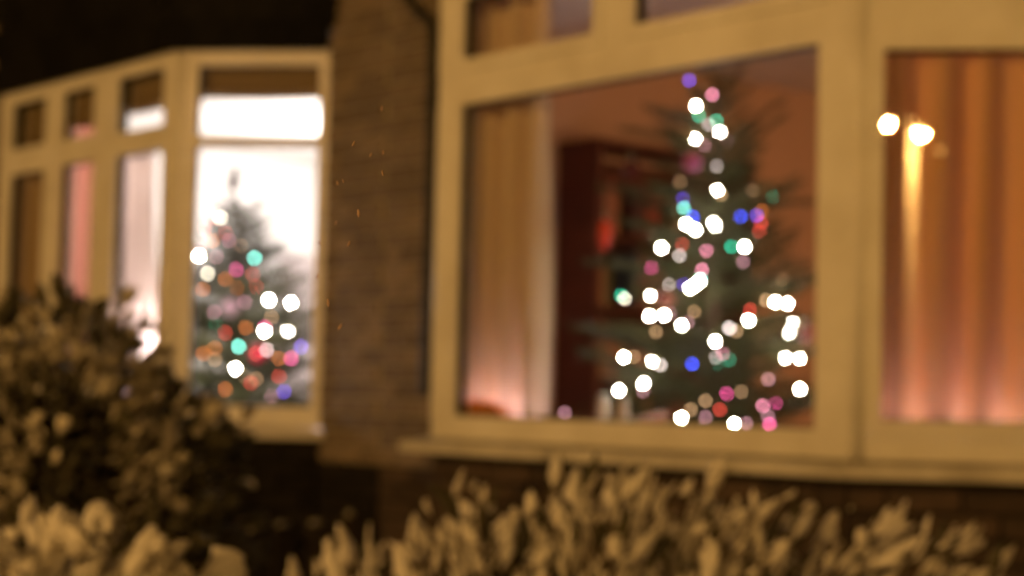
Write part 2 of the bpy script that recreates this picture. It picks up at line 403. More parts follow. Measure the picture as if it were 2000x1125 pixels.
# flank curtain of the right house, follows the flank window
pc = (-3.46 - .075*sin(AN) + .03*cos(AN), YF + .10*cos(AN))
curtain('curtain', 'amber curtain drawn across the right flank window, pink light at its hem', M_brownc, pc, AN, FL-.02, 1.235, 2.90, 5, .030, 14, group='curtains in the right house')
# left house
def lcurt(x0, x1, mat, label, folds, seed, taper=None, z0=1.2, z1=2.90, amp=.02):
    return curtain('curtain', label, mat, (x0, YF+.10), 0, x1-x0, z0, z1, folds, amp, seed, taper, group='curtains in the left house')
lcurt(-9.45, -8.93, surf_c := cloth('olive_curtain_cloth', (.52, .38, .19), .25, (.55, .38, .24)), 'olive brown curtain in the leftmost casement of the left bay', 3, 21, lambda v, W: (.0, W+.06))
lcurt(-8.80, -8.36, M_pinkc, 'pale pink curtain in the middle casement of the left bay', 3, 22, amp=.008)
lcurt(-8.22, -7.70, M_whitec, 'white lit curtain in the casement next to the left bay corner post', 3, 23, lambda v, W: (-.05, W*(.62+.30*(1-v)**2)), z1=2.52)
def blind(p, ang, x0, x1, z0, label, sag=.012):
    M = seg_matrix(p, ang); n = 12; bm = MB()
    # gathered cloth: three rolled folds under a headrail
    b = empty('blind', M @ Vector(((x0+x1)/2, .09, z0)), label, 'blind', 'blinds in the left house')
    r = MB(); r.box(x0, x1, .07, .10, 2.865, 2.895, M); r.obj('headrail', M_white, b)
    folds = [(2.865, 0), (z0+.09, .006), (z0+.075, .02), (z0+.05, .008), (z0+.035, .024), (z0+.01, .01), (z0, .0)]
    bmx = bmesh.new(); A = []; B = []
    for z, y in folds:
        ra_, rb_ = [], []
        for i in range(n+1):
            u = i/n; zz = z - (sag*sin(pi*u)*random.uniform(.6, 1.1) if z < 2.86 else 0)
            ra_.append(bmx.verts.new(M @ Vector((x0+(x1-x0)*u, .075-y, zz)))); rb_.append(bmx.verts.new(M @ Vector((x0+(x1-x0)*u, .085-y*.2, zz))))
        A.append(ra_); B.append(rb_)
    for j in range(len(folds)-1):
        for i in range(n):
            bmx.faces.new((A[j][i], A[j+1][i], A[j+1][i+1], A[j][i+1])); bmx.faces.new((B[j][i], B[j][i+1], B[j+1][i+1], B[j+1][i]))
    for i in range(n): bmx.faces.new((A[-1][i], B[-1][i], B[-1][i+1], A[-1][i+1]))
    me = bpy.data.meshes.new('blind_cloth'); bmx.to_mesh(me); bmx.free(); me.materials.append(M_blind)
    link('blind_cloth', me, b)
    return b
P_F = (-9.5, YF); P_K = (-7.56, YF)
blind(P_F, 0, .08, .66, 2.635, 'tan gathered blind in the leftmost top light of the left bay', .03)
blind(P_F, 0, .73, 1.14, 2.675, 'tan gathered blind in the middle top light of the left bay')
blind(P_F, 0, 1.30, 1.92, 2.69, 'tan gathered blind in the top light left of the left bay corner post')
blind(P_K, AN, .10, FL-.03, 2.705, 'tan gathered blind above the blown-out white flank window', .006)

# ------------------------------------------------------------------ fir trees
def fir_branch(seed, n_side=11):
    rnd = random.Random(seed); bm = bmesh.new(); m = MB(); m.bm.free(); m.bm = bm
    m.tube([(0, 0, 0), (.35, 0, .015), (.7, 0, 0), (1, 0, .05)], [.017, .012, .008, .004], 5)
    wood = len(bm.faces)
    twigs = [((0.08, 0, 0), Vector((1, 0, .04)), .92)]
    for i in range(n_side):
        f = .12 + .80*i/n_side
        for s in (-1, 1):
            a = radians(rnd.uniform(38, 58))*s; L = (.46*(1-f)+.10)*rnd.uniform(.7, 1.15)
            twigs.append(((f, 0, .01), Vector((cos(a), sin(a), rnd.uniform(-.15, .2))), L))
    needles = []
    for o, d, L in twigs:
        o = Vector(o); d = d.normalized(); n = int(L/.0075)
        sx = d.cross(Vector((0, 0, 1))).normalized(); sz = sx.cross(d)
        for i in range(n):
            p = o + d*(L*i/n); an = rnd.uniform(0, 2*pi); q = (sx*cos(an) + sz*sin(an)*.8)
            dr = (d*rnd.uniform(.5, .9) + q).normalized()*rnd.uniform(.030, .048)
            wd = dr.cross(Vector((rnd.uniform(-1, 1), rnd.uniform(-1, 1), rnd.uniform(-1, 1)))).normalized()*.0042
            v = [bm.verts.new(p-wd), bm.verts.new(p+wd), bm.verts.new(p+dr+wd*.4), bm.verts.new(p+dr-wd*.4)]
            bm.faces.new(v)
    me = bpy.data.meshes.new('branch'); bm.to_mesh(me); bm.free()
    me.materials.append(M_bark); me.materials.append(M_needle)
    for i, p in enumerate(me.polygons): p.material_index = 0 if i < wood else 1
    return me
BR = [fir_branch(s) for s in (1, 2, 3, 4)]
def fir(axis, z0, z1, rfun, n, label, seed, extra=()):
    rnd = random.Random(seed); t = empty('christmas_tree', (axis[0], axis[1], z0), label, 'Christmas tree', 'Christmas trees in the bay windows')
    MB().tube([(axis[0], axis[1], z0), (axis[0]+.006, axis[1], z0+(z1-z0)*.5), (axis[0], axis[1], z1)], [.045, .028, .006], 8).obj('trunk', M_bark, t, smooth=True)
    MB().lathe([(.16, 0), (.17, .02), (.13, .20), (.12, .21)], 14, Matrix.Translation((axis[0], axis[1], z0))).obj('tub', M_redwood, t)
    for i in range(n):
        f = (i+.5)/n; z = z0 + .30 + (z1-z0-.34)*(1-(1-f)**1.0); az = i*2.39996 + rnd.uniform(-.3, .3)
        L = rfun(z)*rnd.uniform(.75, 1.12); el = radians(rnd.uniform(2, 22) + 26*max(0, (z-z0)/(z1-z0)-.55)/.45)
        M = Matrix.Translation((axis[0], axis[1], z)) @ Matrix.Rotation(az, 4, 'Z') @ Matrix.Rotation(-el, 4, 'Y') @ Matrix.Rotation(rnd.uniform(-.3, .3), 4, 'X') @ Matrix.Diagonal((L, L*.9, L*.9, 1))
        link('branch', BR[i % 4], t, M)
    for az, z, L, el in extra:
        M = Matrix.Translation((axis[0], axis[1], z)) @ Matrix.Rotation(az, 4, 'Z') @ Matrix.Rotation(-el, 4, 'Y') @ Matrix.Diagonal((L, L*.7, L*.7, 1))
        link('branch', BR[1], t, M)
    return t
AXR = on_y(1392, 500, 4.95); AXL = on_y(468, 500, 5.25)
rad_r = lambda z: min(.52, .17 + .40*max(0, 2.50-z))
azR = atan2(RT.y, RT.x)
fir((AXR.x, AXR.y), .35, 2.52, rad_r, 112, 'tall dark green Christmas tree in the wide window, covered in coloured lights', 5,
    [(azR, 2.17, .36, radians(38)), (azR+.2, 2.03, .42, radians(4)), (azR+pi-.2, 2.26, .38, radians(10)), (azR+pi+.5, 2.30, .34, radians(14)), (azR+.1, 2.26, .34, radians(34)), (azR+pi+.2, 1.78, .52, radians(2)), (azR+pi, 2.05, .46, radians(5))])
rad_l = lambda z: min(.60, .13 + .62*max(0, 2.33-z))
fir((AXL.x, AXL.y), .35, 2.33, rad_l, 170, 'smaller Christmas tree against the blown-out white room in the left flank window', 6)
# bent dark topper on a thin wire above the left tree
tp = on_y(457, 350, AXL.y)
M_topper = surf('tarnished_topper', (.10, .08, .07), None, .5)
tpo = empty('tree_topper', (tp.x, tp.y, 2.26), 'small dark ornament standing above the tip of the left Christmas tree', 'ornament')
MB().tube([(AXL.x, AXL.y, 2.25), ((AXL.x+tp.x)/2, tp.y, 2.36), (tp.x, tp.y, tp.z-.03)], .003, 6).obj('wire', M_topper, tpo)
MB().lathe([(.003, -.07), (.022, -.055), (.034, -.02), (.024, .02), (.014, .04), (.022, .055), (.012, .075), (.002, .08)], 12, Matrix.Translation(tp) @ Matrix.Rotation(radians(12), 4, 'Y')).obj('figure', M_topper, tpo, smooth=True)

# ------------------------------------------------------------------ fairy lights
def bulb_mesh(r, mat):
    m = MB(); m.lathe([(r*.25, -r), (r*.8, -r*.6), (r, 0), (r*.8, r*.6), (r*.25, r)], 10)
    return m.mesh('bulb', mat, True)
WHITE, PALE, TAN, PINK, ROSE, TEAL, CYAN, BLUE, VIOL, RED, ORAN, MAUV, WARM = range(13)
COL = {WHITE: ((1, .90, .74), 330), PALE: ((1, .80, .76), 17), TAN: ((1, .55, .28), 8), PINK: ((1, .10, .36), 22), ROSE: ((1, .30, .45), 20), TEAL: ((.03, 1, .58), 11),
       CYAN: ((.25, 1, .82), 28), BLUE: ((.05, .09, 1), 24), VIOL: ((.20, .10, 1), 14), RED: ((1, .08, .06), 12), ORAN: ((1, .25, .05), 12), MAUV: ((1, .45, .55), 8), WARM: ((1, .86, .66), 30)}
COL = {k: (c, s*1.05) for k, (c, s) in COL.items()}
MATS = {k: emit('lit_bulb_%d' % k, *v) for k, v in COL.items()}
def lights(name, label, pts, AX, rfun, r, gain, seed):
    rnd = random.Random(seed); root = empty(name, (AX.x, AX.y, .6), label, 'fairy lights', 'fairy lights on the Christmas trees')
    if gain != 1: mats = {k: emit('lit_far_bulb_%d' % k, v[0], v[1]*gain) for k, v in COL.items()}
    else: mats = MATS
    mesh = {k: bulb_mesh(r, m) for k, m in mats.items()}
    fh = Vector((-sin(TH), cos(TH), 0)); pos = []
    for px, py, k in pts:
        # where the line of sight enters the crown, on the side that faces the window
        d = ray(px, py); D0 = (AX-CAM).dot(fh)/d.dot(fh); P0 = CAM + d*D0
        off = (P0-AX).dot(R0); rr = max(rfun(P0.z)*.92, abs(off)+.02)
        dep = sqrt(max(rr*rr-off*off, .0004))*rnd.uniform(.55, 1.0)
        P = CAM + d*(D0 - dep/d.dot(fh)); pos.append(P)
        link('bulb', mesh[k], root, Matrix.Translation(P) @ Matrix.Rotation(rnd.uniform(-.8, .8), 4, 'X') @ Matrix.Rotation(rnd.uniform(-.8, .8), 4, 'Y'))
    # one green cord that visits the bulbs from the top down, sagging between them
    order = []; rest = sorted(pos, key=lambda q: -q.z); cur = rest.pop(0); order.append(cur)
    while rest:
        nx = min(rest, key=lambda q: (q-cur).length + 1.2*max(0, q.z-cur.z)); rest.remove(nx); order.append(nx); cur = nx
    path = []
    for a, b in zip(order, order[1:]):
        path += [a + Vector((0, 0, r)), (a+b)/2 + (AX-a).normalized()*.02 - Vector((0, 0, .02))]
    path.append(order[-1])
    MB().tube(path, .0014, 4).obj('cord', M_needle, root)
W = WHITE  # some dim bulbs beside white ones are added as ghost reflections
ptsR = [(1346,157,VIOL),(1391,185,ROSE),(1359,207,W),(1365,226,TEAL),(1399,236,TEAL),(1383,243,PALE),(1384,242,PALE),(1406,258,W),(1358,271,W),(1376,284,MAUV),(1420,273,MAUV),
 (1399,325,PALE),(1401,372,W),(1408,380,TAN),(1334,388,VIOL),(1336,406,CYAN),(1353,424,BLUE),(1340,438,W),(1358,449,W),(1393,433,W),(1398,441,W),(1447,423,BLUE),(1478,421,VIOL),(1488,411,ORAN),(1509,386,TEAL),(1487,436,RED),(1483,452,RED),(1470,371,TAN),(1328,355,TAN),
 (1292,484,W),(1332,478,RED),(1327,499,PALE),(1380,490,ROSE),(1371,527,ROSE),(1428,482,TEAL),(1454,482,W),(1451,511,MAUV),(1272,523,PINK),(1308,556,PALE),(1335,556,VIOL),(1348,563,W),(1357,557,W),(1366,550,W),(1368,545,CYAN),
 (1213,577,TEAL),(1220,583,WARM),(1221,583,PALE),(1270,577,W),(1284,577,MAUV),(1269,617,W),(1297,616,W),(1308,612,MAUV),(1331,636,W),(1343,630,MAUV),(1356,609,TAN),(1281,648,TAN),(1465,605,RED),(1462,626,W),(1424,641,PALE),(1426,641,PALE),(1438,647,TAN),
 (1397,667,W),(1399,698,PALE),(1412,690,ROSE),(1425,703,TEAL),(1404,712,TEAL),(1495,586,TAN),(1497,588,TAN),(1514,590,W),(1538,593,W),(1548,628,W),(1542,651,W),(1534,700,W),(1562,700,W),(1549,700,VIOL),(1562,760,W),(1528,546,TAN),(1500,740,TAN),(1501,741,MAUV),
 (1218,698,W),(1238,696,TAN),(1274,706,W),(1290,713,PALE),(1352,711,BLUE),(1257,749,W),(1256,764,MAUV),(1209,763,W),(1331,816,W),(1349,800,TAN),(1378,815,MAUV),(1378,783,TAN),(1406,800,RED),(1419,769,PINK),(1434,828,W),(1457,827,MAUV),
 (1490,793,ROSE),(1515,787,PINK),(1500,813,MAUV),(1503,828,PINK),(1103,806,MAUV),(1447,765,TAN)]
lights('fairy_lights', 'string of coloured lights wound round the large Christmas tree', ptsR, AXR, lambda z: min(.46, .04+.36*(2.56-z)), .0056, 1, 11)
ptsL = [(431,425,WARM),(430,426,WARM),(424,426,RED),(388,500,W),(390,488,MAUV),(497,504,CYAN),(497,503,CYAN),(405,535,WARM),(406,534,WARM),(396,565,ORAN),(463,562,ORAN),(461,527,PINK),(423,502,MAUV),(525,586,W),(568,592,W),(420,632,TEAL),(466,676,CYAN),(466,677,CYAN),
 (516,648,W),(517,640,PINK),(562,646,W),(521,683,PALE),(520,684,ROSE),(588,677,VIOL),(588,678,VIOL),(569,700,PINK),(570,699,MAUV),(397,690,ORAN),(420,680,ORAN),(460,720,W),(478,735,TAN),(490,748,RED),(531,773,MAUV),(555,765,VIOL),(455,598,MAUV),(478,590,MAUV),(418,610,MAUV),(493,535,RED),(447,470,MAUV),(400,445,RED),(500,690,RED),(420,702,TAN),(440,455,RED),(415,470,ORAN),(470,480,TAN),(440,545,ORAN),(500,560,RED),(530,620,TAN),(440,650,RED),(480,640,ORAN),(545,700,ORAN),(500,740,TAN),(545,735,RED),(440,760,ORAN)]  # last red, orange and tan bulbs are added to warm the tree
lights('fairy_lights', 'string of coloured lights on the smaller Christmas tree', ptsL, AXL, lambda z: min(.58, .14+.60*max(0, 2.33-z)), .0075, 1.0, 12)

# ------------------------------------------------------------------ baubles
def bauble(px, py, AX, k, r, col, label, drop=1.0, rough=.25):
    d = ray(px, py); fh = Vector((-sin(TH), cos(TH), 0)); P = CAM + d*((AX-CAM).dot(fh)/d.dot(fh) - k)
    b = empty('bauble', P, label, 'bauble', 'baubles on the Christmas trees')
    m = surf('bauble_paint', col, tuple(v*.8 for v in col), rough, 4)
    MB().lathe([(r*sin(pi*i/12)+.0004, -r*drop*cos(pi*i/12)) for i in range(13)], 16, Matrix.Translation(P)).obj('ball', m, b, smooth=True)
    MB().lathe([(r*.22, 0), (r*.22, r*.3)], 8, Matrix.Translation(P + Vector((0, 0, r*drop*.97)))).obj('cap', M_metal, b)
    MB().tube([P + Vector((0, 0, r*drop*1.2)), P + Vector((.004, 0, r*drop*1.2+.05))], .001, 4).obj('hook', M_metal, b)
bauble(1181, 458, AXR, .10, .026, (.65, .06, .03), 'long bright red bauble hanging beside the dark red bookcase', 2.2)
bauble(1352, 315, AXR, .20, .035, (.45, .12, .35), 'purple pink bauble high on the large tree')
bauble(1232, 330, AXR, .05, .035, (.08, .008, .008), 'very dark red bauble at the upper left of the large tree')
bauble(1300, 585, AXR, .30, .030, (.55, .18, .15), 'dull red bauble low in the middle left of the large tree')
bauble(1575, 650, AXR, .25, .034, (.60, .25, .25), 'rose bauble at the right edge of the wide window')
bauble(505, 690, AXL, .35, .045, (.55, .03, .07), 'crimson bauble low on the smaller tree')
bauble(450, 600, AXL, .35, .045, (.55, .35, .42), 'mauve bauble in the middle of the smaller tree')

# ------------------------------------------------------------------ bookcase in the right room
bx0, bx1 = -6.415, -6.13; by0, by1 = 5.75, 6.85; btop = on_x(1085, 292, -6.42).z
bc = empty('bookcase', ((bx0+bx1)/2, (by0+by1)/2, .35), 'tall dark red bookcase against the left wall of the tree room', 'bookcase')
MB().box(bx0, bx1, by0, by0+.03, .35, btop).bevel(.003).obj('side_panel', M_redwood, bc)
MB().box(bx0, bx1, by1-.03, by1, .35, btop).bevel(.003).obj('side_panel', M_redwood, bc)
MB().box(bx0, bx0+.015, by0+.03, by1-.03, .35, btop-.03).obj('back_panel', M_redwood, bc)
MB().box(bx0-.001, bx1+.01, by0-.01, by1+.01, btop, btop+.03).bevel(.003).obj('top', M_redwood, bc)
zs = [.40, .75, 1.08, 1.40, 1.74, 2.08]
for z in zs: MB().box(bx0+.016, bx1-.01, by0+.031, by1-.031, z-.025, z).obj('shelf', M_redwood, bc)
rb = random.Random(4); bcol = [(.25, .05, .03), (.30, .16, .07), (.08, .09, .04), (.40, .26, .16), (.12, .03, .03), (.05, .06, .07), (.45, .12, .08)]
bm_ = [surf('book_cover_%d' % i, c, None, .6, 10) for i, c in enumerate(bcol)]
for z in zs[1:]:
    y = by0+.04; n = 0
    while y < by1-.10 and n < 9:
        t = rb.uniform(.022, .055); hh = rb.uniform(.17, .27); dd = rb.uniform(.13, .18)
        M = Matrix.Translation((bx1-.02-dd, y, z+.001))
        k = rb.randrange(len(bm_))
        bk = empty('book', (bx1-.02-dd/2, y+t/2, z), 'upright book on a shelf of the dark red bookcase', 'book', 'books on the dark red bookcase')
        MB().box(.004, dd-.004, .003, t-.003, .003, hh-.003, M).obj('pages', M_ceil, bk)
        MB().box(0, dd, 0, .003, 0, hh, M).box(0, dd, t-.003, t, 0, hh, M).box(dd-.004, dd, .003, t-.003, 0, hh, M).obj('cover', bm_[k], bk)
        y += t + .002; n += 1
        if rb.random() < .2: y += rb.uniform(.05, .14)

# ------------------------------------------------------------------ things on the window board
zb = 1.195
ap = on_y(972, 800, 4.50)
nrm_ = Vector((sin(AN), -cos(AN), 0))
M_arch = surf('orange_wood', (.85, .34, .12), (.75, .26, .08), .5, 12)
ar = empty('bread_bin', (ap.x, 4.49, zb), 'low orange wooden box with a rounded lid at the foot of the cream curtain', 'box')
prof = [(-.16, 0), (.16, 0), (.16, .035), (.12, .065), (.06, .082), (0, .087), (-.06, .082), (-.12, .065), (-.16, .035)]
bm = bmesh.new()
for yy in (0, 1): pass
a_ = [bm.verts.new((ap.x+x, 4.375, zb+z)) for x, z in prof]; b_ = [bm.verts.new((ap.x+x, 4.425, zb+z)) for x, z in prof]
bm.faces.new(a_[::-1]); bm.faces.new(b_)
for i in range(len(prof)): bm.faces.new((a_[i], a_[(i+1) % len(prof)], b_[(i+1) % len(prof)], b_[i]))
mm = MB(); mm.bm.free(); mm.bm = bm; mm.obj('body', M_arch, ar)
MB().box(ap.x-.15, ap.x+.15, 4.369, 4.374, zb+.034, zb+.042).obj('lid_edge', M_redwood, ar)
M_jar = surf('cloudy_jar', (.62, .50, .42), (.5, .4, .33), .3, 8)
def jar(px, label, h, r):
    p = on_y(px, 800, 4.50); j = empty('candle_jar', (p.x, 4.50, zb), label, 'jar', 'candle jars on the window board')
    MB().lathe([(r*.9, 0), (r, .01), (r, h*.85), (r*.8, h*.9), (r*.8, h)], 14, Matrix.Translation((p.x, 4.50, zb))).obj('body', M_jar, j, smooth=True)
    MB().lathe([(r*.86, h), (r*.86, h+.015), (r*.3, h+.022)], 14, Matrix.Translation((p.x, 4.50, zb))).obj('lid', M_metal, j)
jar(1178, 'left of two pale jars on the window board beside the tree', .10, .020)
jar(1216, 'right of two pale jars on the window board beside the tree', .09, .022)
gp = on_y(1272, 815, 4.48)
MB_g = MB().tube([(gp.x-.06, 4.47, zb+.018), (gp.x, 4.47, zb+.032), (gp.x+.07, 4.49, zb+.05)], [.017, .018, .013], 8)
tag(MB_g.obj('wrapped_sweet', surf('pink_foil', (.62, .30, .27), None, .35)), 'pink rolled parcel leaning on the window board under the tree', 'parcel')

# ------------------------------------------------------------------ lamps inside the rooms
def lamp(name, P, watts, col, label, radius=.03, kind='table'):
    L = bpy.data.lights.new(name+'_light', 'POINT'); L.energy = watts; L.color = col; L.shadow_soft_size = radius
    t = empty(name, (P[0], P[1], P[2]), label, 'lamp'); o = bpy.data.objects.new('light', L); C.objects.link(o)
    o.parent = t; o.matrix_parent_inverse = WM[t.name].inverted(); o.location = P
    sh = surf('lamp_shade_paper', (.8, .7, .62), None, .8)
    return t
# pendant of the left room
PL = (-9.3, 6.55, 2.45)
t = lamp('pendant_lamp', PL, 215, (1, .87, .82), 'pendant lamp hanging out of view in the bright white room', .10)
MB().tube([(PL[0], PL[1], 3.0), (PL[0], PL[1], 2.72)], .004, 6).obj('flex', M_white, t)
MB().lathe([(.03, 2.72), (.05, 2.70), (.04, 2.64), (.03, 2.62)], 12, Matrix.Translation((PL[0], PL[1], 0))).obj('lamp_holder', M_white, t)
# unseen fill lamp added behind the white curtain to brighten it
TL = (-7.93, 4.57, 1.46)
t = lamp('curtain_fill_lamp', TL, 22, (1, .88, .86), 'small fill lamp added behind the white curtain of the left bay', .04)
MB().lathe([(.045, 1.196), (.045, 1.21), (.012, 1.225), (.010, 1.36), (.018, 1.37), (.018, 1.395)], 12, Matrix.Translation((TL[0], TL[1], 0))).obj('base', M_white, t, smooth=True)
# fill strips added behind the curtains to make their hems glow
M_strip = emit('lit_strip', (1, .84, 1.0), 54)
M_strip2 = emit('lit_bright_strip', (1, .80, .95), 115)
def fill_strip(a, b, label, M_strip=M_strip):
    t = empty('fill_strip', (a+b)/2, label, 'light strip', 'fill strips added on the window board')
    MB().tube([a, b], .007, 8).obj('tube', M_strip, t)
    d = (b-a).normalized()
    for q in (a, b): MB().tube([q-d*.012, q+d*.012], .0095, 8).obj('end_cap', M_white, t)
tv = Vector((cos(AN), sin(AN), 0)); b0 = Vector((-3.46, YF, 1.206)) - nrm_*.235
fill_strip(b0 + tv*.02, b0 + tv*(FL-.08), 'pink fill strip added behind the hem of the amber flank curtain')
fill_strip(Vector((xa-.02, 4.560, 1.206)), Vector((xb-.07, 4.560, 1.206)), 'pink fill strip added behind the hem of the cream curtain', M_strip2)
# unseen fill lamp added to brighten the right room
PS = (-2.55, 6.9, 1.75)
t = lamp('room_fill_lamp', PS, 85, (1, .62, .28), 'warm fill lamp added out of view in the far corner of the tree room', .12)
MB().tube([(PS[0], PS[1], .37), (PS[0], PS[1], 1.55)], .014, 8).obj('stand', M_metal, t); MB().lathe([(.15, .35), (.15, .37), (.02, .39)], 14, Matrix.Translation((PS[0], PS[1], 0))).obj('base', M_metal, t)

# ------------------------------------------------------------------ street lamps
def street_lamp(base, watts, label, heads, lens=.11, lstr=400, light_col=SODIUM, column_r=.07, glow=False):
    """base (x, y) of the column; heads: centres of the lantern lenses"""
    t = empty('street_lamp', (base[0], base[1], 0), label, 'street lamp', 'street lamps along the road')
    top = min(h[2] for h in heads) + .10
    MB().tube([(base[0], base[1], 0), (base[0], base[1], 1.2), (base[0], base[1], 1.25), (base[0], base[1], top)], [.13, .13, column_r, column_r*.8], 14).obj('column', M_column, t, smooth=True)
    for hx, hy, hz in heads:
        m_ = ((base[0]+hx)/2, (base[1]+hy)/2, max(top, hz)+.16)
        MB().tube([(base[0], base[1], top-.03), m_, (hx, hy, hz+.12)], .028, 8).obj('arm', M_metal, t, smooth=True)
        hd = MB().lathe([(.05, .03), (.13, .04), (.12, .10), (.05, .13)], 16, Matrix.Translation((hx, hy, hz))).obj('lamp_head', M_metal, t, smooth=True)
        MB().lathe([(.02, -lens*.7), (lens*.7, -lens*.55), (lens, 0), (lens*.9, .029)], 16, Matrix.Translation((hx, hy, hz))).obj('lens', emit('sodium_lens', SODIUM if glow else (1, .74, .42), lstr), hd, smooth=True)
        if glow: continue                        # the lens itself is the light
        L = bpy.data.lights.new('street_light', 'POINT'); L.energy = watts/len(heads); L.color = light_col; L.shadow_soft_size = .05
        o = bpy.data.objects.new('light', L); C.objects.link(o); o.parent = t; o.matrix_parent_inverse = WM[t.name].inverted(); o.location = (hx, hy, hz-lens-.06)
    return t
# the lamp that is mirrored in the flank window: follow the line of sight off the glass
nrm = Vector((sin(AN), -cos(AN), 0)); g0 = Vector((-3.46, YF, 0)) - nrm*.028
def mirrored(px, py, dist):
    d = ray(px, py).normalized(); tt = (g0-CAM).dot(nrm)/d.dot(nrm); p = CAM + d*tt
    return p + (d - nrm*(2*d.dot(nrm)))*dist
H2 = mirrored(1799, 262, 23.62); H1 = mirrored(1733, 243, 23.7); HC = mirrored(1783, 258, 24)
street_lamp((HC.x, HC.y), 2800, 'twin-headed street lamp mirrored in the right flank window', (H2, H1), .07, 13000, column_r=.085, glow=True)
H3 = mirrored(1835, 293, 60)  # added lamp standing in for a ghost reflection in the glass
street_lamp((H3.x+.4, H3.y), 60, 'distant lamp added for the faint ghost spot in the flank window', (H3,), .12, 14, glow=True)
# the lamp across the road that lights the house fronts
street_lamp((-4.2, -12.4), 3700, 'street lamp across the road facing the two bay windows', (Vector((-4.2, -11.8, 5.65)),), .12, 400)

# ------------------------------------------------------------------ party fence between the gardens
fn = empty('picket_fence', (PARTY, 3.4, 0), 'dark low picket fence with snow caps running out from the brick pier', 'fence')
for z in (.25, .62): MB().box(PARTY-.02, PARTY+.02, 2.3, 4.72, z, z+.06).obj('rail', M_fence, fn)
mep = MB().prism([(-.012, -.045), (.012, -.045), (.012, .045), (-.012, .045)], 0, .72).mesh('picket', M_fence)
mes = MB().lathe([(.02, 0), (.045, .008), (.04, .03), (.012, .045)], 10).mesh('snow_cap', M_leafsnow, True)
for i in range(14):
    y = 2.35 + i*.175; hgt = random.uniform(.97, 1.03)
    pk = link('picket', mep, fn, Matrix.Translation((PARTY+.034, y, .02)) @ Matrix.Diagonal((1, 1, hgt, 1)))
    s = link('snow_cap', mes, pk, Matrix.Translation((PARTY+.034, y, .02+.72*hgt)) @ Matrix.Diagonal((.4, random.uniform(.4, .9), random.uniform(.3, .7), 1)))

# ------------------------------------------------------------------ shrubs
def leaf_mesh(name, mat, L, Wd, T, seed):
    """lumpy, tapered leaf with a crust: grows along +z from the origin"""
    rnd = random.Random(seed); m = MB()
    prof = [(.10, 0), (.55*rnd.uniform(.7, 1.2), .20), (rnd.uniform(.75, 1.05), .42), (rnd.uniform(.6, 1.1), .64), (.66*rnd.uniform(.7, 1.2), .85), (.16, 1)]
    m.lathe([(r*.5, z) for r, z in prof], 6)
    bx, by = rnd.uniform(-.3, .3), rnd.uniform(-.3, .3)
    for v in m.bm.verts:
        n = noise.noise(v.co*3.6 + Vector((seed*3.1, 0, 0))); n2 = noise.noise(v.co*3.1 + Vector((0, seed*2.3, 5)))
        z = v.co.z
        v.co.x = v.co.x*Wd*(1+.8*n) + bx*Wd*sin(z*3); v.co.y = v.co.y*T*(1+.8*n2) + by*Wd*sin(z*2.5) + .2*Wd*sin(z*2.2); v.co.z = z*L
    return m.mesh(name, mat, True)
def plant(root, meshes, spots, nparts=300, name='leaf'):
    """spots: list of (matrix, visible size); the largest-showing ones become parts, the rest one joined part"""
    spots = sorted(spots, key=lambda q: -q[1])
    for i, (M, s, k) in enumerate(spots[:nparts]): link(name, meshes[k % len(meshes)], root, M)
    rest = spots[nparts:]
    if rest:
        V, F = [], []
        src = [([v.co.copy() for v in m.vertices], [tuple(p.vertices) for p in m.polygons]) for m in meshes]
        for M, s, k in rest:
            vv, ff = src[k % len(meshes)]; n0 = len(V)
            V.extend([M @ v for v in vv]); F.extend([tuple(q+n0 for q in f) for f in ff])
        me = bpy.data.meshes.new('leaf_mass'); me.from_pydata(V, [], F); me.materials.append(meshes[0].materials[0])
        me.polygons.foreach_set('use_smooth', [True]*len(me.polygons))
        tag(link('leaf_mass', me, root), kind='stuff')
def orient(P, d, roll, s):
    q = Vector(d).to_track_quat('Z', 'Y').to_matrix().to_4x4()
    return Matrix.Translation(P) @ q @ Matrix.Rotation(roll, 4, 'Z') @ Matrix.Scale(s, 4)

# right: upright twiggy shrub with snow on every shoot
rs = random.Random(31)
LM = [leaf_mesh('leaf', M_snowleaf, .074, .030, .010, s) for s in (1, 2, 3)] + [leaf_mesh('leaf', M_snowleaf, .040, .027, .012, s) for s in (4, 5)] + [leaf_mesh('leaf', M_leafdark, .078, .025, .019, s) for s in (6, 7)]
sh = empty('twiggy_shrub', garden(.35, 4.0, 0), 'wide upright shrub with snow-dusted shoots below the large window', 'shrub')
stems = MB(); spots = []
def top_height(lat):                             # uneven top edge of the shrub
    pts = [(-.44, .97), (-.38, 1.01), (-.32, .95), (-.26, .93), (-.20, 1.03), (-.15, 1.12), (-.08, 1.15), (0, 1.08), (.08, 1.17), (.16, 1.14), (.28, 1.18), (.40, 1.14), (.50, 1.18), (.62, 1.12), (.72, 1.16), (.84, 1.06), (.94, 1.10), (1.03, 1.07), (1.09, .98), (1.12, .88)]
    for (a, b), (c, d) in zip(pts, pts[1:]):
        if lat <= c: return b + (d-b)*max(0, (lat-a))/(c-a)
    return .85
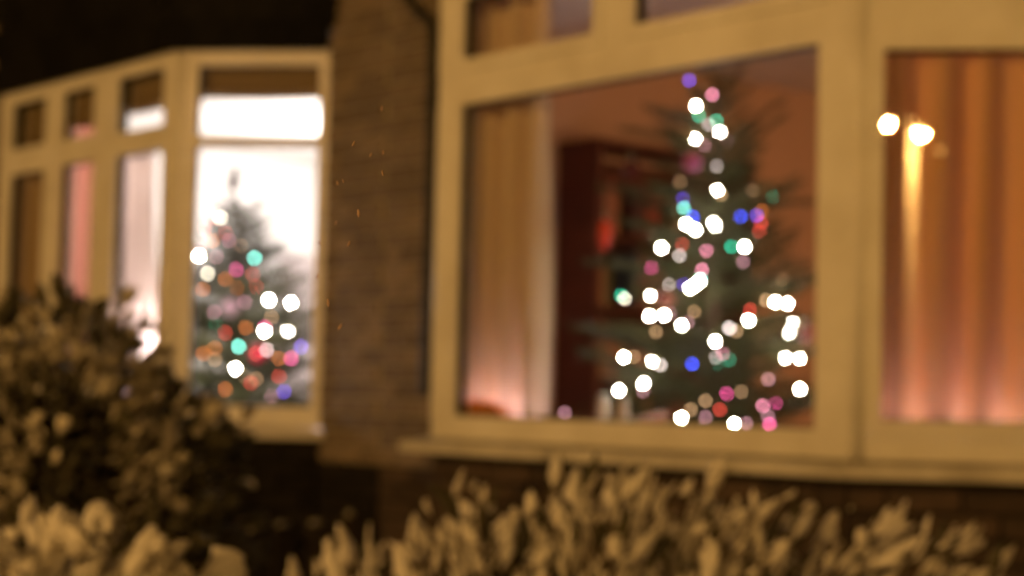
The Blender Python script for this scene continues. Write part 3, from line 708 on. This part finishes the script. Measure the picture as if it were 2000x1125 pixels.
def shoot(base, mid, tip, dep, nl, r):
    q3 = mid.lerp(tip, .6) + Vector((0, 0, .01))
    stems.tube([base, mid, q3, tip], [r, r*.8, r*.55, r*.3], 5)
    d = (tip-mid).normalized()
    for j in range(nl):
        f = (j+rs.random()*.6)/nl; P = mid.lerp(tip, .10+.90*f)
        az = rs.uniform(0, 2*pi); side = Vector((cos(az), sin(az), rs.uniform(-.2, .3)))
        dr = d + side*rs.choice((.15, .3, .6, 1.0))*rs.uniform(.6, 1.2)
        s_l = rs.choice((.4, .6, .8, 1.0, 1.3))*rs.uniform(.85, 1.15)
        k = rs.choice((0, 1, 2, 0, 1, 2, 3, 4, 3, 4, 5) if f > .35 else (3, 4, 5, 6, 3, 4, 0, 1))
        spots.append((orient(P, dr, rs.uniform(0, 6), s_l), s_l*(1 if P.z > .85 else .3)*(1.2 if dep < 4 else .8), k))
for i in range(185):
    lat = rs.uniform(-.47, 1.12); dep = rs.uniform(3.62, 4.35)
    if lat < -.10 and rs.random() < .40: continue
    ht = top_height(lat) - abs(rs.gauss(0, .085)) - (.04 if dep > 4.1 else 0)
    lean = -.10 + .62*(lat+.22) + rs.uniform(-.10, .12)
    base = garden(lat*.75+.05-lean*.3, dep*.6+4.0*.4, 0); tip = garden(lat, dep, ht)
    mid = garden(lat-lean*.55, dep, ht-.42) + Vector((rs.uniform(-.02, .02), rs.uniform(-.02, .02), 0))
    shoot(base, mid, tip, dep, rs.randint(5, 8), .0055)
    for k in range(rs.randint(1, 3)):            # side shoots
        a = mid.lerp(tip, rs.uniform(.15, .6)); sd = 1 if rs.random() < .5+.4*lat else -1
        t2 = a + (tip-mid).normalized()*rs.uniform(.09, .17) + R0*sd*rs.uniform(.04, .10) + Vector((rs.uniform(-.02, .02), rs.uniform(-.02, .02), 0))
        if t2.z > top_height(lat)+.02: continue
        shoot(a, a.lerp(t2, .35), t2, dep, rs.randint(2, 4), .003)
stems.obj('stems', M_stem, sh)
plant(sh, LM[:5], [q for q in spots if q[2] < 5], 220)
plant(sh, LM[5:], [(q[0], q[1], q[2]-5) for q in spots if q[2] >= 5], 80)

# left: big dark evergreen with patches of snow
rs = random.Random(17)
def bush(name, label, cx, cd, rx, rd, zc, rz, n, meshes, zmin, size, seed, droop=.1, lump=.18, inner=.55):
    r2 = random.Random(seed); root = empty(name, garden(cx, cd, 0), label, 'shrub'); st = MB(); sp_ = []
    for i in range(n):
        u = r2.uniform(-.55, 1); a = r2.uniform(0, 2*pi); k = sqrt(max(0, 1-u*u))
        dirv = R0*(cos(a)*k) + Vector((-sin(TH), cos(TH), 0))*(sin(a)*k) + Vector((0, 0, u))
        nz_ = noise.noise(dirv*3.6 + Vector((seed, 0, 0)))
        rr = (inner + (1-inner)*r2.random()**.5)*(1+lump*2*nz_)
        P = garden(cx + rx*cos(a)*k*rr, cd + rd*sin(a)*k*rr, zc + rz*u*rr)
        if P.z < zmin or P.z > zc + rz*.97 + .03*nz_: continue
        out = dirv*1.0 + Vector((r2.uniform(-.7, .7), r2.uniform(-.7, .7), r2.uniform(-.4, .8)-droop))
        s = r2.uniform(*size); vis = s*rr*(1.3 if sin(a) < 0 else .5)
        sp_.append((orient(P, out, r2.uniform(0, 6), s), vis, r2.randrange(len(meshes))))
        if i % 14 == 0: st.tube([garden(cx, cd, .05), garden(cx+rx*cos(a)*k*.4, cd+rd*sin(a)*k*.4, zc*.6), P], [.014, .009, .003], 5)
    st.obj('stems', M_stem, root); return root, sp_
LD = [leaf_mesh('leaf', M_leafsnow, .075, .046, .016, s) for s in (11, 12)]
LK = [leaf_mesh('leaf', M_leafdark, .080, .036, .026, s) for s in (13, 14)]
root, sp_ = bush('evergreen_bush', 'tall dark rounded evergreen patched with snow in front of the left bay', -1.33, 5.0, .58, .44, .90, .64, 4600, LK, .2, (.45, 1.1), 17, inner=.35, lump=.15)
# snow in patches; lower leaves kept dark to paint in the shade below
sn, dk = [], []
for q in sp_:
    P = q[0].translation; v = noise.noise(P*5.2 + Vector((3, 1, 7))) + max(-.55, min(.10, 1.1*(P.z-1.13)))
    (sn if v > .0 else dk).append(q)
plant(root, LD, sn, 170); 
for o in [c for c in root.children if c.name.startswith('leaf_mass')]: o.name = 'snowed_leaf_mass'
plant(root, LK, dk, 120)

# bottom left: near low shrub under thick snow
LB = [leaf_mesh('leaf', M_snowleaf, .070, .052, .024, s) for s in (21, 22, 23)] + [leaf_mesh('leaf', M_leafsnow, .060, .040, .016, s) for s in (24,)]
root, sp_ = bush('snowy_shrub', 'low rounded shrub under thick snow in the near left corner', -.76, 3.0, .21, .22, .83, .23, 520, LB, .35, (.4, 1.2), 23, inner=.45, lump=.26)
plant(root, LB, sp_, 260)
root, sp_ = bush('snowy_shrub', 'small snow-covered shrub to the right of the near corner shrub', -.58, 3.05, .15, .16, .84, .15, 330, LB, .35, (.4, 1.1), 29, inner=.45, lump=.26)
plant(root, LB, sp_, 200)

# ------------------------------------------------------------------ falling sleet in front of the pier
M_sleet = surf('wet_snowflake', (.50, .34, .24), None, .3)
ME_sl = leaf_mesh('sleet', M_sleet, .0052, .0022, .0022, 41)
for px, py in ((687,286),(722,307),(748,303),(748,344),(660,362),(671,358),(745,218),(625,480),(678,482),(660,645),(618,545),(641,600),(700,425),(655,440)):
    P = CAM + ray(px, py)*random.uniform(1.15, 1.4)
    tag(link('snowflake', ME_sl, None, orient(P, Vector((0, 0, 1)) + R0*random.uniform(-.3, .5), random.uniform(0, 6), random.uniform(.6, 1.2))),
        'tiny wet snowflake falling in front of the brick pier', 'snowflake', 'snowflakes falling in front of the pier')
